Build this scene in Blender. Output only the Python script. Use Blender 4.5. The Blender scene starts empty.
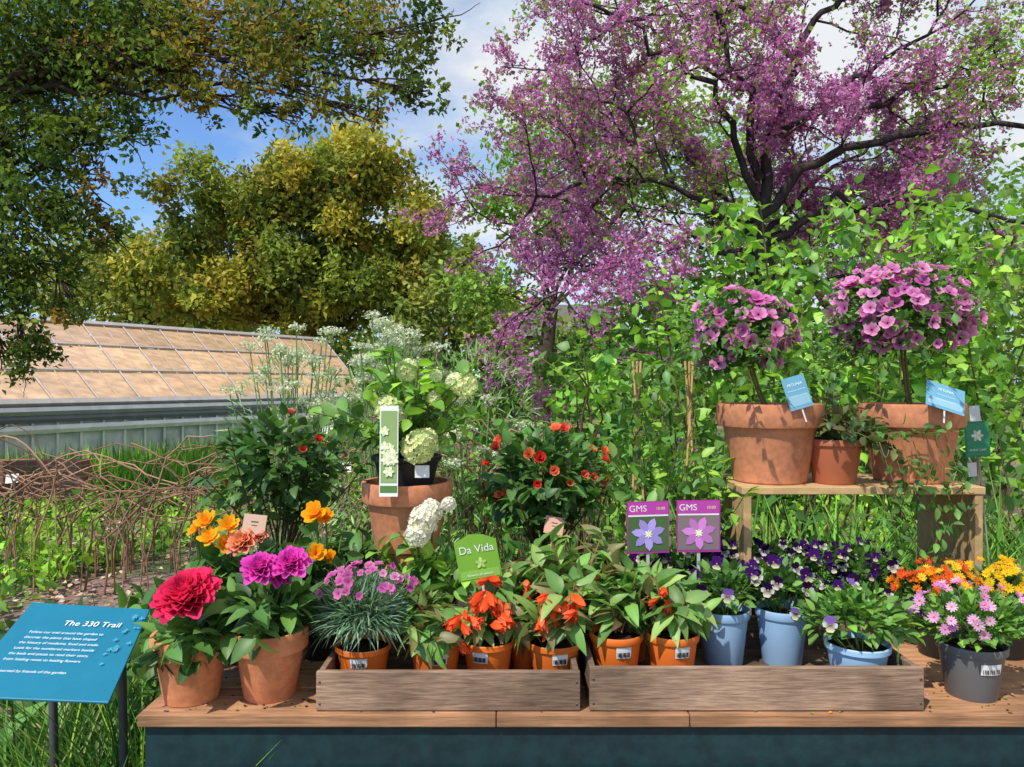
import bpy, math
import numpy as np
from mathutils import Vector, Matrix
rng=np.random.default_rng(11)
U=rng.uniform
sc=bpy.context.scene
pi=math.pi
# ---------------------------------------------------------------- geometry accumulator
class G:
    def __init__(s): s.V=[];s.C=[];s.L=[];s.S=[];s.M=[];s.n=0
    def raw(s,V,F,C=(1,1,1),m=0):
        V=np.asarray(V,float).reshape(-1,3); C=np.asarray(C,float)
        C=np.broadcast_to(C,(len(V),3))
        if isinstance(F,np.ndarray): L=F.ravel(); S=np.full(len(F),F.shape[1])
        else:
            L=np.concatenate([np.array(f) for f in F]); S=np.array([len(f) for f in F])
        s.V.append(V);s.C.append(C);s.L.append(L+s.n);s.S.append(S);s.M.append(np.full(len(S),m));s.n+=len(V)
    def arr(s):
        return [np.concatenate(a) for a in (s.V,s.C,s.L,s.S,s.M)]
    def inst(s,t,R,T,tint=None,m=None):
        V,C,L,S,M=t
        N=len(T)
        if N==0: return
        VV=np.einsum('nij,vj->nvi',R,V)+T[:,None,:]
        CC=np.broadcast_to(C[None],(N,)+C.shape)
        if tint is not None: CC=CC*tint[:,None,:]
        LL=L[None,:]+(np.arange(N)*len(V))[:,None]+s.n
        s.V.append(VV.reshape(-1,3));s.C.append(CC.reshape(-1,3));s.L.append(LL.ravel())
        s.S.append(np.tile(S,N));s.M.append(np.tile(M,N) if m is None else np.full(len(S)*N,m));s.n+=N*len(V)
def nrm(a): return a/np.maximum(np.linalg.norm(a,axis=-1,keepdims=True),1e-9)
def fr_y(D,jit=.5):
    D=nrm(np.asarray(D,float)); N=len(D)
    up=np.array([0,0,1.])+rng.normal(0,jit,(N,3))
    x=nrm(np.cross(D,up)); z=np.cross(x,D)
    return np.stack([x,D,z],axis=2)
def fr_z(Z):
    Z=nrm(np.asarray(Z,float)); N=len(Z)
    x=nrm(np.cross(rng.normal(0,1,(N,3)),Z)); y=np.cross(Z,x)
    return np.stack([x,y,Z],axis=2)
def fr_zu(Z):
    Z=nrm(np.asarray(Z,float)); N=len(Z)
    up=np.array([0,0,1.])+rng.normal(0,.15,(N,3))
    x=nrm(np.cross(up,Z)); y=np.cross(Z,x)
    return np.stack([x,y,Z],axis=2)
def tints(N,cols,var):
    c=np.asarray(cols,float).reshape(-1,3)
    c=c[rng.integers(0,len(c),N)]
    return c*U(1-var,1+var,(N,1))*U(1-var*.3,1+var*.3,(N,3))
def scatter(g,t,P,D,S,cols,var=.3,jit=.5,face=None,m=None):
    P=np.asarray(P,float).reshape(-1,3)
    if len(P)==0: return
    D=np.broadcast_to(np.asarray(D,float),P.shape); S=np.broadcast_to(np.asarray(S,float),(len(P),))
    R={None:lambda:fr_y(D,jit),'z':lambda:fr_z(D),'zu':lambda:fr_zu(D)}[face]()
    g.inst(t,R*S[:,None,None],P,tints(len(P),cols,var),m)
def tube(g,pts,rad,col=(1,1,1),seg=6,m=0):
    P=np.asarray(pts,float); n=len(P); rad=np.broadcast_to(np.asarray(rad,float),(n,))
    T=nrm(np.gradient(P,axis=0)); a=np.array([0,0,1.]) if abs(T[0,2])<.9 else np.array([1.,0,0])
    V=[]; x=nrm(np.cross(T[0],a)); th=np.linspace(0,2*pi,seg,endpoint=False)
    for i in range(n):
        x=nrm(x-T[i]*np.dot(x,T[i])); y=np.cross(T[i],x)
        V.append(P[i]+rad[i]*(np.cos(th)[:,None]*x+np.sin(th)[:,None]*y))
    V=np.concatenate(V); i=np.arange(n-1)[:,None]*seg; j=np.arange(seg)[None,:]; k=(j+1)%seg
    F=np.stack([i+j,i+k,i+seg+k,i+seg+j],axis=2).reshape(-1,4)
    g.raw(V,F,col,m)
def lathe(g,prof,c,col=(1,1,1),seg=44,m=0,cap=False):
    th=np.linspace(0,2*pi,seg,endpoint=False); V=[]
    for r,z in prof: V.append(np.stack([c[0]+r*np.cos(th),c[1]+r*np.sin(th),np.full(seg,c[2]+z)],1))
    V=np.concatenate(V); n=len(prof); i=np.arange(n-1)[:,None]*seg; j=np.arange(seg)[None,:]; k=(j+1)%seg
    F=np.stack([i+j,i+k,i+seg+k,i+seg+j],axis=2).reshape(-1,4)
    g.raw(V,F,col,m)
def box(g,a,b,col=(1,1,1),m=0,R=None,c=None):
    a=np.array(a,float);b=np.array(b,float)
    V=np.array([[x,y,z] for x in (a[0],b[0]) for y in (a[1],b[1]) for z in (a[2],b[2])])
    if R is not None: V=(V@np.array(R).T)
    if c is not None: V=V+np.array(c)
    F=np.array([[0,1,3,2],[4,6,7,5],[0,4,5,1],[2,3,7,6],[0,2,6,4],[1,5,7,3]])
    g.raw(V,F,col,m)
def obj(g,name,mats,parent=None,smooth=True,sharp=None,bevel=None):
    V,C,L,S,M=g.arr(); o0=V.mean(0) if parent is None else np.zeros(3)
    if parent is None: o0[2]=V[:,2].min()
    me=bpy.data.meshes.new(name)
    me.vertices.add(len(V)); me.vertices.foreach_set('co',(V-o0).ravel())
    me.loops.add(len(L)); me.loops.foreach_set('vertex_index',L.astype(np.int32))
    me.polygons.add(len(S)); st=np.concatenate([[0],np.cumsum(S)[:-1]]).astype(np.int32)
    me.polygons.foreach_set('loop_start',st)
    try: me.polygons.foreach_set('loop_total',S.astype(np.int32))
    except Exception: pass
    me.polygons.foreach_set('material_index',M.astype(np.int32))
    me.polygons.foreach_set('use_smooth',np.full(len(S),bool(smooth)))
    me.update(calc_edges=True)
    ca=me.color_attributes.new('Col','FLOAT_COLOR','POINT')
    ca.data.foreach_set('color',np.concatenate([np.clip(C,0,1),np.ones((len(C),1))],1).ravel())
    for m in (mats if isinstance(mats,(list,tuple)) else [mats]): me.materials.append(m)
    if sharp is not None:
        try: me.set_sharp_from_angle(angle=sharp)
        except Exception: pass
    o=bpy.data.objects.new(name,me); sc.collection.objects.link(o)
    if parent is not None:
        o.parent=parent; o.matrix_parent_inverse=parent.matrix_world.inverted()
    else: o.location=o0
    if bevel:
        b=o.modifiers.new('bev','BEVEL'); b.width=bevel; b.segments=2; b.limit_method='ANGLE'
    return o
def empty(name,loc):
    e=bpy.data.objects.new(name,None); e.empty_display_size=.05; e.location=loc; sc.collection.objects.link(e)
    e.matrix_world=Matrix.Translation(Vector(loc)); return e
# ---------------------------------------------------------------- materials
def mat(name,rough=.6,spec=.3,ns=20.,na=.25,bump=0.,trans=0.,stretch=(1,1,1),ns2=None,gain=1.):
    m=bpy.data.materials.new(name); m.use_nodes=True; nt=m.node_tree; N=nt.nodes; Lk=nt.links
    b=N['Principled BSDF']; at=N.new('ShaderNodeAttribute'); at.attribute_name='Col'
    vm=N.new('ShaderNodeVectorMath'); vm.operation='SCALE'; vm.inputs['Scale'].default_value=gain
    Lk.new(at.outputs['Color'],vm.inputs[0]); Lk.new(vm.outputs[0],b.inputs['Base Color'])
    if na>0:
        tc=N.new('ShaderNodeTexCoord'); mp=N.new('ShaderNodeMapping'); mp.inputs['Scale'].default_value=stretch
        Lk.new(tc.outputs['Object'],mp.inputs['Vector'])
        no=N.new('ShaderNodeTexNoise'); no.inputs['Scale'].default_value=ns; no.inputs['Detail'].default_value=6; no.inputs['Roughness'].default_value=.6
        Lk.new(mp.outputs['Vector'],no.inputs['Vector'])
        mr=N.new('ShaderNodeMapRange'); mr.inputs[1].default_value=.3; mr.inputs[2].default_value=.7
        mr.inputs[3].default_value=(1-na)*gain; mr.inputs[4].default_value=(1+na)*gain
        Lk.new(no.outputs['Fac'],mr.inputs['Value'])
        fac=mr.outputs['Result']
        if ns2:
            n2=N.new('ShaderNodeTexNoise'); n2.inputs['Scale'].default_value=ns2; n2.inputs['Detail'].default_value=4
            Lk.new(tc.outputs['Object'],n2.inputs['Vector'])
            m2=N.new('ShaderNodeMapRange'); m2.inputs[1].default_value=.35; m2.inputs[2].default_value=.65; m2.inputs[3].default_value=1-na; m2.inputs[4].default_value=1+na
            Lk.new(n2.outputs['Fac'],m2.inputs['Value'])
            mu=N.new('ShaderNodeMath'); mu.operation='MULTIPLY'; Lk.new(fac,mu.inputs[0]); Lk.new(m2.outputs['Result'],mu.inputs[1]); fac=mu.outputs[0]
        Lk.new(fac,vm.inputs['Scale'])
        if bump:
            bp=N.new('ShaderNodeBump'); bp.inputs['Strength'].default_value=bump; bp.inputs['Distance'].default_value=.004
            Lk.new(no.outputs['Fac'],bp.inputs['Height']); Lk.new(bp.outputs['Normal'],b.inputs['Normal'])
    b.inputs['Roughness'].default_value=rough; b.inputs['Specular IOR Level'].default_value=spec
    sh=b
    if spec==0:
        sh=N.new('ShaderNodeBsdfDiffuse'); Lk.new(vm.outputs[0],sh.inputs['Color']); N.remove(b)
        Lk.new(sh.outputs[0],N['Material Output'].inputs['Surface'])
    if trans:
        t=N.new('ShaderNodeBsdfTranslucent'); mx=N.new('ShaderNodeMixShader'); mx.inputs[0].default_value=trans
        v3=N.new('ShaderNodeVectorMath'); v3.operation='MULTIPLY'; v3.inputs[1].default_value=(1.3,1.35,.7) if trans<.39 else (1.1,1.0,1.0)
        Lk.new(vm.outputs[0],v3.inputs[0]); Lk.new(v3.outputs[0],t.inputs['Color'])
        Lk.new(sh.outputs[0],mx.inputs[1]); Lk.new(t.outputs[0],mx.inputs[2])
        Lk.new(mx.outputs[0],N['Material Output'].inputs['Surface'])
    return m
LEAF=mat('leaf',.45,.4,60,0,0,.32,gain=1.25); TREELEAF=mat('tree_leaf',.6,0,1.5,0,0,.35,gain=1.4); BEDLEAF=mat('bed_leaf',.6,0,1.5,0,0,.3,gain=1.25); PETAL=mat('petal',.6,0,80,0,0,.4)
TERRA=mat('terracotta',.85,.15,9,.13,.2,ns2=60); PLAST=mat('plastic',.42,.4,12,.06,.03); SOIL=mat('soil',.95,.1,120,.5,.8)
WOOD=mat('weathered_wood',.85,.15,14,.4,.5,stretch=(1.2,14,14),ns2=5); PLY=mat('table_wood',.75,.2,10,.35,.3,stretch=(1.,9,20),ns2=4)
WOODZ=mat('shelf_wood',.7,.2,10,.25,.2,stretch=(1.5,10,3)); PAINT=mat('painted_board',.55,.35,5,.2,.08,ns2=40)
BARK=mat('bark',.9,0,12,.4,.0,stretch=(1,1,.35)); STEM=mat('stem',.6,0,50,0); CARD=mat('printed_card',.45,.35,15,.05)
GLASS=mat('glazing',.4,.45,.9,.2,.02,ns2=5); METAL=mat('painted_metal',.5,.4,6,.15)
mats3=[TERRA,PLAST,SOIL]
# ---------------------------------------------------------------- templates
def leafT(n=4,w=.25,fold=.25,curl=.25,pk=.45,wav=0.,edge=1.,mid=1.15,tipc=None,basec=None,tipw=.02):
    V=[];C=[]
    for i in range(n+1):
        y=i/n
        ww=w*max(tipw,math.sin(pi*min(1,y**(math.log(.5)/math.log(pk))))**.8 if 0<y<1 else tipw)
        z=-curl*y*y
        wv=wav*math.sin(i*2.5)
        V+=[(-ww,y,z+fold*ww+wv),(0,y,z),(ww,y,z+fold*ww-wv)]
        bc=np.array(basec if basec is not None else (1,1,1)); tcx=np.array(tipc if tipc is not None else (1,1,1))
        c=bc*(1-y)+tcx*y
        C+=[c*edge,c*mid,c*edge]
    F=[]
    for i in range(n):
        a=i*3; F+=[(a,a+1,a+4,a+3),(a+1,a+2,a+5,a+4)]
    g=G(); g.raw(V,np.array(F),C); return g.arr()
def simple(w=.3,h=.12):
    g=G(); g.raw([(0,0,0),(-w,.45,h),(0,1,0),(w,.45,h)],np.array([[0,1,2],[0,2,3]]),[(.9,)*3,(1,)*3,(1.05,)*3,(1,)*3]); return g.arr()
S1=simple(.3,.15); S_round=simple(.42,.15)
OV=leafT(4,.27,.3,.25); OVW=leafT(5,.3,.35,.35,.4,.015); LAN=leafT(5,.24,.4,.5,.38,.015); HEART=leafT(4,.42,.2,.3,.33,.0)
BLADE=leafT(4,.035,.3,.45,.3); BLADE2=leafT(3,.05,.3,.12,.4); SMALL=leafT(2,.3,.3,.2)
def rotx(a): c,s=math.cos(a),math.sin(a); return np.array([[1,0,0],[0,c,-s],[0,s,c]])
def rotz(a): c,s=math.cos(a),math.sin(a); return np.array([[c,-s,0],[s,c,0],[0,0,1]])
def compose(parts):
    g=G()
    for t,R,T,ti in parts: g.inst(t,np.array([R]),np.array([T],float),np.array([ti],float))
    return g.arr()
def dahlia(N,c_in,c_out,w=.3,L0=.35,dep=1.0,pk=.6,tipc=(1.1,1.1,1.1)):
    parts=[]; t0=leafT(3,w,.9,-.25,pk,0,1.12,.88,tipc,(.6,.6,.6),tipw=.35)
    for i in range(N):
        t=(i/N)**.8; el=math.radians(88-98*t*dep); L=L0+(1-L0)*t
        s=1+rng.normal(0,.08)
        col=np.array(c_in)*(1-t)+np.array(c_out)*t
        R=rotz(i*2.39996)@rotx(el+rng.normal(0,.06))@np.diag([L*s,L*s,L*s])
        b=rotz(i*2.39996)@np.array([0,.12*t,.25*(1-t)+.12])
        parts.append((t0,R,b,col*U(.8,1.15)))
    return compose(parts)
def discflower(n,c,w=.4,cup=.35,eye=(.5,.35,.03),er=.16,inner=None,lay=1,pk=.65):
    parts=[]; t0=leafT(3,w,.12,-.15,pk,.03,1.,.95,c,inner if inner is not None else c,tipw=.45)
    for l in range(lay):
        for i in range(n):
            R=rotz((i+.5*l)*2*pi/n+rng.normal(0,.08))@rotx(cup+l*.3+rng.normal(0,.12))*(1-.2*l)
            parts.append((t0,R,(0,0,.01*i/n),(1,1,1)))
    g=G(); a=compose(parts); g.inst(a,np.eye(3)[None],np.zeros((1,3)))
    lathe(g,[(er,0.02),(er*.9,.1),(er*.4,.15),(.001,.16)],(0,0,0),eye,8)
    return g.arr()
def pansy(top,side,bot,blotch=(.02,.005,.04)):
    g=G()
    def pet(a,col,s,w,base):
        t=leafT(3,w,.05,-.1,.65,.02,1.,1.,col,base,tipw=.6); g.inst(t,(rotz(a)@rotx(.12)*s)[None],np.array([[0,0,.02*U()]]))
    pet(.45,top,1.,.42,top);pet(-.45,top,1.,.42,top)
    pet(1.75,side,.85,.4,blotch);pet(-1.75,side,.85,.4,blotch);pet(pi,bot,.95,.55,blotch)
    lathe(g,[(.1,.05),(.06,.1),(.001,.11)],(0,0,0),(.8,.5,.02),6)
    return g.arr()
def snowball():
    fl=discflower(5,(1,1,1),.42,.25,(.55,.6,.3),.12)
    g=G(); n=75; i=np.arange(n)+.5; ph=np.arccos(1-2*i/n); th=pi*(1+5**.5)*i
    d=np.stack([np.cos(th)*np.sin(ph),np.sin(th)*np.sin(ph),np.cos(ph)],1)
    scatter(g,fl,d*.86*U(.9,1.07,(n,1)),d+rng.normal(0,.2,(n,3)),.26,[(1,1,1)],.15,face='z')
    return g.arr()
def bellT(c1,c2):
    t0=leafT(4,.2,.4,-.35,.5,.01,1,1,c2,c1,tipw=.05); parts=[]
    for i in range(5): parts.append((t0,rotz(i*1.2566)@rotx(1.0+U(-.15,.15))*U(.85,1.1),(0,0,0),(1,1,1)))
    for i in range(3): parts.append((t0,rotz(i*2.1+.5)@rotx(1.35)*.8,(0,0,0),(1.05,1.3,1.2)))
    return compose(parts)
PUFF=compose([(simple(.4,.1),rotz(a)@rotx(b),(0,0,0),(c,c,c)) for a,b,c in ((0,.3,1),(2.1,.9,1.15),(4.2,-.2,.85))])
FRILL=discflower(7,(1,1,1),.4,.25,(.5,.1,.3),.1,(.55,.35,.5),1)
# ---------------------------------------------------------------- pots
def potgeo(g,c,r,h,kind,col):
    cx,cy,cz=c
    if kind=='terra':
        pr=[(.001,.0),(.66*r,0),(.68*r,.015*h),(.86*r,.68*h),(.875*r,.70*h),(.97*r,.71*h),(.985*r,.73*h),(1.0*r,.96*h),(.985*r,h),(.9*r,h),(.885*r,.97*h),(.86*r,.84*h)]
        m=0; sr=.87*r; sz=.85*h
    else:
        pr=[(.001,0),(.7*r,0),(.72*r,.02*h),(.9*r,.8*h),(.91*r,.84*h),(.97*r,.85*h),(.99*r,.87*h),(1.*r,.98*h),(.985*r,h),(.95*r,h),(.94*r,.97*h),(.91*r,.86*h)]
        m=1; sr=.92*r; sz=.87*h
    lathe(g,pr,c,col,48,m)
    lathe(g,[(sr,sz),(sr*.6,sz+.006),(.001,sz+.009)],c,(.035,.022,.014),24,2)
def potted(name,c,r,h,kind='plastic',col=(.02,.02,.02),potname=None):
    e=empty(name,c); g=G(); potgeo(g,c,r,h,kind,col)
    obj(g,potname or ('terracotta_pot' if kind=='terra' else 'plastic_pot'),mats3,e,True,.5)
    return e
def label_on_pot(e,c,r,h,w=.03,hh=.016,ang=0.,zf=.5):
    g=G(); a=np.linspace(-w/2/r,w/2/r,7)+ang-pi/2; V=[]
    for zz in (zf*h-hh/2,zf*h+hh/2):
        rr=r*(.72+.225*(zz/h))+.0015
        V+=[(c[0]+rr*math.cos(t),c[1]+rr*math.sin(t),c[2]+zz) for t in a]
    g.raw(V,np.array([[i,i+1,i+8,i+7] for i in range(6)]),(.75,.75,.73))
    for k in range(9):
        t=a[0]+(a[-1]-a[0])*(k+1)/11; z0=zf*h-hh*.35; z1=zf*h+hh*.05
        rr=r*(.72+.225*zf)+.0035; dt=.0006/r*(1+k%3)
        g.raw([(c[0]+rr*math.cos(t-dt),c[1]+rr*math.sin(t-dt),c[2]+z0),(c[0]+rr*math.cos(t+dt),c[1]+rr*math.sin(t+dt),c[2]+z0),(c[0]+rr*math.cos(t+dt),c[1]+rr*math.sin(t+dt),c[2]+z1),(c[0]+rr*math.cos(t-dt),c[1]+rr*math.sin(t-dt),c[2]+z1)],np.array([[0,1,2,3]]),(.03,.03,.03))
    obj(g,'price_label',CARD,e)
def sph(n,zmin=-1):
    d=nrm(rng.normal(0,1,(n*3,3))); d=d[d[:,2]>zmin][:n]; return d
def dome(g,T,c,rad,n,size,cols,var=.3,up=.3,zmin=-.35,inner=.45,jit=.4,sv=.3):
    d=sph(n,zmin); rr=U(inner,1.,(len(d),1))**.7
    P=np.array(c)+d*np.array(rad)*rr
    D=d+np.array([0,0,up])+rng.normal(0,.45,d.shape)
    scatter(g,T,P,D,size*U(1-sv,1+sv,len(d)),cols,var,jit)
def domeflowers(g,T,c,rad,n,size,cols=[(1,1,1)],var=.12,zmin=-.1,face='z',front=.5,sv=.2,out=1.05):
    d=sph(n*2,zmin); d=d[d[:,1]<.45][:n]
    P=np.array(c)+d*np.array(rad)*U(out-.12,out+.05,(len(d),1))
    D=d*.8+np.array([0,-front,.25])+rng.normal(0,.25,d.shape)
    scatter(g,T,P,D,size*U(1-sv,1+sv,len(d)),cols,var,face=face); return P
def arch(gs,gl,base,n,L,T,ls,cols,per=2,droop=.6,r=.002,el=(.9,1.5),steps=8,scol=(.12,.2,.05),az=None,var=.25,start=1,leafdroop=0.,jit=.4,off=.015):
    tips=[];P=[];D=[];S=[]
    for k in range(n):
        a=U(0,2*pi) if az is None else U(*az); e=U(*el); d=np.array([math.cos(a)*math.cos(e),math.sin(a)*math.cos(e),math.sin(e)])
        p=np.array(base,float)+np.array([math.cos(a),math.sin(a),0])*U(0,off); l=L*U(.7,1.2)/steps; pts=[p]
        for i in range(steps):
            d=nrm(d+np.array([0,0,-droop/steps])+rng.normal(0,.07,3)); p=p+d*l; pts.append(p)
            if i>=start:
                for q in range(per):
                    s=rng.normal(0,1,3); s=nrm(s-d*np.dot(s,d)); P.append(p-d*l*U()); D.append(d*.5+s*.9+np.array([0,0,-leafdroop])); S.append(ls*U(.65,1.2))
        tube(gs,pts,np.linspace(r,r*.5,len(pts)),scol,5); tips.append((p,d))
    scatter(gl,T,P,D,np.array(S),cols,var,jit)
    return tips
DG=[(.055,.13,.03),(.07,.16,.035),(.045,.1,.03)]; MG=[(.1,.21,.045),(.13,.26,.055),(.08,.18,.04)]; LG=[(.22,.4,.05),(.28,.46,.06),(.17,.34,.05)]
# ================================================================= GROUND
def ground_mat():
    m=bpy.data.materials.new('ground_soil'); m.use_nodes=True; nt=m.node_tree; N=nt.nodes; K=nt.links; b=N['Principled BSDF']
    tc=N.new('ShaderNodeTexCoord'); n1=N.new('ShaderNodeTexNoise'); n1.inputs['Scale'].default_value=.25; n1.inputs['Detail'].default_value=5
    n2=N.new('ShaderNodeTexVoronoi'); n2.inputs['Scale'].default_value=28
    n3=N.new('ShaderNodeTexNoise'); n3.inputs['Scale'].default_value=18; n3.inputs['Detail'].default_value=8
    for n in (n1,n2,n3): K.new(tc.outputs['Object'],n.inputs['Vector'])
    r=N.new('ShaderNodeValToRGB'); r.color_ramp.elements[0].color=(.12,.07,.05,1); r.color_ramp.elements[1].color=(.45,.31,.24,1); r.color_ramp.elements[0].position=.3;r.color_ramp.elements[1].position=.7
    K.new(n3.outputs['Fac'],r.inputs[0])
    mx=N.new('ShaderNodeMix'); mx.data_type='RGBA'; mx.blend_type='MULTIPLY'; mx.inputs[0].default_value=.5
    K.new(r.outputs[0],mx.inputs[6]); K.new(n2.outputs['Color'],mx.inputs[7])
    r2=N.new('ShaderNodeValToRGB'); r2.color_ramp.elements[0].position=.5; r2.color_ramp.elements[1].position=.58
    K.new(n1.outputs['Fac'],r2.inputs[0]); m2=N.new('ShaderNodeMix'); m2.data_type='RGBA'; K.new(r2.outputs[0],m2.inputs[0]); K.new(mx.outputs[2],m2.inputs[6]); m2.inputs[7].default_value=(.06,.11,.03,1)
    K.new(m2.outputs[2],b.inputs['Base Color']); b.inputs['Roughness'].default_value=.95
    bp=N.new('ShaderNodeBump'); bp.inputs['Distance'].default_value=.03; K.new(n3.outputs['Fac'],bp.inputs['Height']); K.new(bp.outputs[0],b.inputs['Normal'])
    return m
g=G(); xs=np.concatenate([np.linspace(-150,-12,8),np.linspace(-10,10,60),np.linspace(12,150,8)]); ys=np.concatenate([np.linspace(-20,0,4),np.linspace(.5,20,60),np.linspace(22,300,12)])
X,Y=np.meshgrid(xs,ys); Z=.03*np.sin(X*1.7+Y)+.03*np.sin(Y*2.3-X*.7); nx=len(xs)
ii=(np.arange(len(ys)-1)[:,None]*nx+np.arange(nx-1)[None]).ravel()
g.raw(np.stack([X.ravel(),Y.ravel(),Z.ravel()],1),np.stack([ii,ii+1,ii+nx+1,ii+nx],1)); obj(g,'ground',ground_mat())
# ================================================================= TABLE
e=empty('display_table',(.38,1.85,0)); g=G()
yy=1.45
for k,w in enumerate((.135,.16,.15,.16,.195)):
    c=np.array((.36,.19,.1))*U(.8,1.1); x=-.735
    for x1 in ((-.03,.35,1.5) if k==0 else (U(-.2,.8),1.5)):
        box(g,(x,yy,.826),(x1-.002,yy+w-.003,.85),c*U(.85,1.2)); x=x1
    yy+=w
obj(g,'tabletop',PLY,e,False,bevel=.002)
TE=(.008,.03,.036)
g=G(); box(g,(-.725,1.463,.02),(1.49,1.485,.8245),TE); box(g,(-.725,1.487,.02),(-.703,2.22,.8245),TE); box(g,(-.725,1.455,.74),(1.49,1.4615,.745),(.005,.02,.024))
obj(g,'front_panel',PAINT,e,False)
g=G()
for x in (-.68,.3,1.4):
    for y in (1.53,2.15): box(g,(x,y,0),(x+.05,y+.05,.824),(.2,.12,.06))
obj(g,'legs',WOODZ,e,False)
g=G(); n=500; P=np.stack([U(-.72,1.2,n),U(1.46,1.75,n),np.full(n,.8515)],1); scatter(g,S_round,P,rng.normal(0,1,P.shape)*np.array([1,1,.1]),U(.003,.009,n),[(.04,.025,.015),(.1,.06,.03),(.12,.14,.04),(.03,.02,.015)],.3,.1)
n=45; P=np.stack([U(-.72,1.2,n),U(1.455,1.6,n),np.full(n,.852)],1); scatter(g,S_round,P,rng.normal(0,1,P.shape)*np.array([1,1,.1]),U(.006,.012,n),[(.7,.3,.5),(.7,.25,.05),(.2,.25,.06),(.3,.18,.06)],.3,.1); obj(g,'soil_crumbs_and_petals',STEM,e)
def crate(x0,x1,y0,y1,z,h):
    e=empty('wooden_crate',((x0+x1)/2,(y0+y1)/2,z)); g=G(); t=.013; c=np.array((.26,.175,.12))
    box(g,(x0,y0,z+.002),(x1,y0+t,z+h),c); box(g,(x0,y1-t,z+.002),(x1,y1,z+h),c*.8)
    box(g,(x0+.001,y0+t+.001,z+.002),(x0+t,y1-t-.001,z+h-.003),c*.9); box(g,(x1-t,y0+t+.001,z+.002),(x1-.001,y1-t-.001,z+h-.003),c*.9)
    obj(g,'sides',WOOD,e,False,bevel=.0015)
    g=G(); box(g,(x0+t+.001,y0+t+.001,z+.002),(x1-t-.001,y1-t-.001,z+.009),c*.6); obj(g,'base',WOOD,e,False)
    g=G()
    for x in (x0+.008,x1-.008):
        for zz in (.2,.75): lathe(g,[(.0025,0),(.0024,.001),(.001,.0015)],(0,0,0),(.1,.09,.08),8)
    V=g.V; k=0
    for x in (x0+.007,x1-.007):
        for zz in (.2,.75):
            v=V[k]; V[k]=np.stack([v[:,0]+x,-v[:,2]+y0-.0005,v[:,1]+z+h*zz],1); k+=1
    obj(g,'nails',METAL,e)
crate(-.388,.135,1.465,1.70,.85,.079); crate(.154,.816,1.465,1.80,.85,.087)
# shelf
e=empty('wooden_shelf',(.88,2.0,.85)); g=G(); c=(.5,.33,.16)
box(g,(.575,1.85,1.222),(1.185,1.985,1.241),c); box(g,(.575,1.988,1.222),(1.185,2.125,1.241),np.array(c)*.9)
box(g,(.58,1.853,.852),(.6,2.12,1.2205),np.array(c)*.9); box(g,(1.16,1.853,.852),(1.18,2.12,1.2205),np.array(c)*.85)
obj(g,'boards',WOODZ,e,False,bevel=.002)
# ================================================================= POTTED PLANTS on the table
TC=(.6,.235,.11); TC2=(.55,.225,.115); ORP=(.75,.17,.025)
def finish(e,gs,gl,gf=None):
    if gs.n: obj(gs,'stems',STEM,e)
    if gl.n: obj(gl,'foliage',LEAF,e)
    if gf is not None and gf.n: obj(gf,'flowers',PETAL,e)
# red dahlia
c=(-.664,1.535,.85); e=potted('potted_red_dahlia',c,.08,.135,'terra',TC)
gs,gl,gf=G(),G(),G(); top=(c[0],c[1],.965)
arch(gs,gl,top,14,.1,OVW,.05,DG+MG,2,1.2,.0025,(.5,1.1),leafdroop=.2)
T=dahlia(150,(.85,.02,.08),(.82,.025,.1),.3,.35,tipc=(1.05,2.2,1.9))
tube(gs,[top,(-.66,1.52,1.0),(-.655,1.5,1.05)],.004,(.1,.2,.05))
scatter(gf,T,[(-.647,1.49,1.062)],(-.1,-.5,.85),.061,[(1,1,1)],.02,face='z'); finish(e,gs,gl,gf)
# magenta dahlia
c=(-.506,1.55,.85); e=potted('potted_magenta_dahlia',c,.078,.14,'terra',TC)
gs,gl,gf=G(),G(),G(); top=(c[0],c[1],.97)
arch(gs,gl,top,14,.13,OVW,.052,DG+MG,2,.9,.0028,(.7,1.3),leafdroop=.05); dome(gl,OVW,(c[0],c[1],1.035),(.085,.07,.035),60,.05,DG+MG,.3)
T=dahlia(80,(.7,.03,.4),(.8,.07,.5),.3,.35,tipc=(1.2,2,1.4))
for p,s in (((-.505,1.49,1.123),.036),((-.447,1.5,1.13),.036),((-.477,1.53,1.1),.027)):
    tube(gs,[top,((p[0]+c[0])/2,1.53,1.04),(p[0],p[1]+.01,p[2]-.01)],.003,(.08,.15,.04)); scatter(gf,T,[p],(rng.normal(0,.2),-.6,.7),s,[(1,1,1)],.05,face='z')
finish(e,gs,gl,gf)
# orange dahlias behind
c=(-.63,1.76,.85); e=potted('potted_orange_dahlia',c,.075,.13,'plastic',(.03,.03,.03)); gs,gl,gf=G(),G(),G(); top=(c[0],c[1],.97)
arch(gs,gl,top,22,.16,OVW,.06,DG+MG,2,.9,.003,(.7,1.4))
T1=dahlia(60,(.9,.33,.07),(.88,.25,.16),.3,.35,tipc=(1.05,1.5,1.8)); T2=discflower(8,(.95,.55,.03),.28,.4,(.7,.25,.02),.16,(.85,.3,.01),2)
for T,p,s in ((T1,(-.605,1.68,1.135),.037),(T1,(-.575,1.69,1.15),.02),(T2,(-.70,1.7,1.18),.031),(T2,(-.65,1.7,1.17),.03),(T2,(-.655,1.69,1.13),.028),(T2,(-.685,1.68,1.145),.03),(T2,(-.725,1.7,1.16),.022)):
    tube(gs,[top,(p[0],1.73,1.06),p],.003,(.1,.18,.05)); scatter(gf,T,[p],(rng.normal(0,.3),-.6,.6),s,[(1,1,1)],.1,face='z')
finish(e,gs,gl,gf)
c=(-.455,1.78,.85); e=potted('potted_yellow_begonia',c,.07,.12); gs,gl,gf=G(),G(),G(); top=(c[0],c[1],.96)
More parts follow.
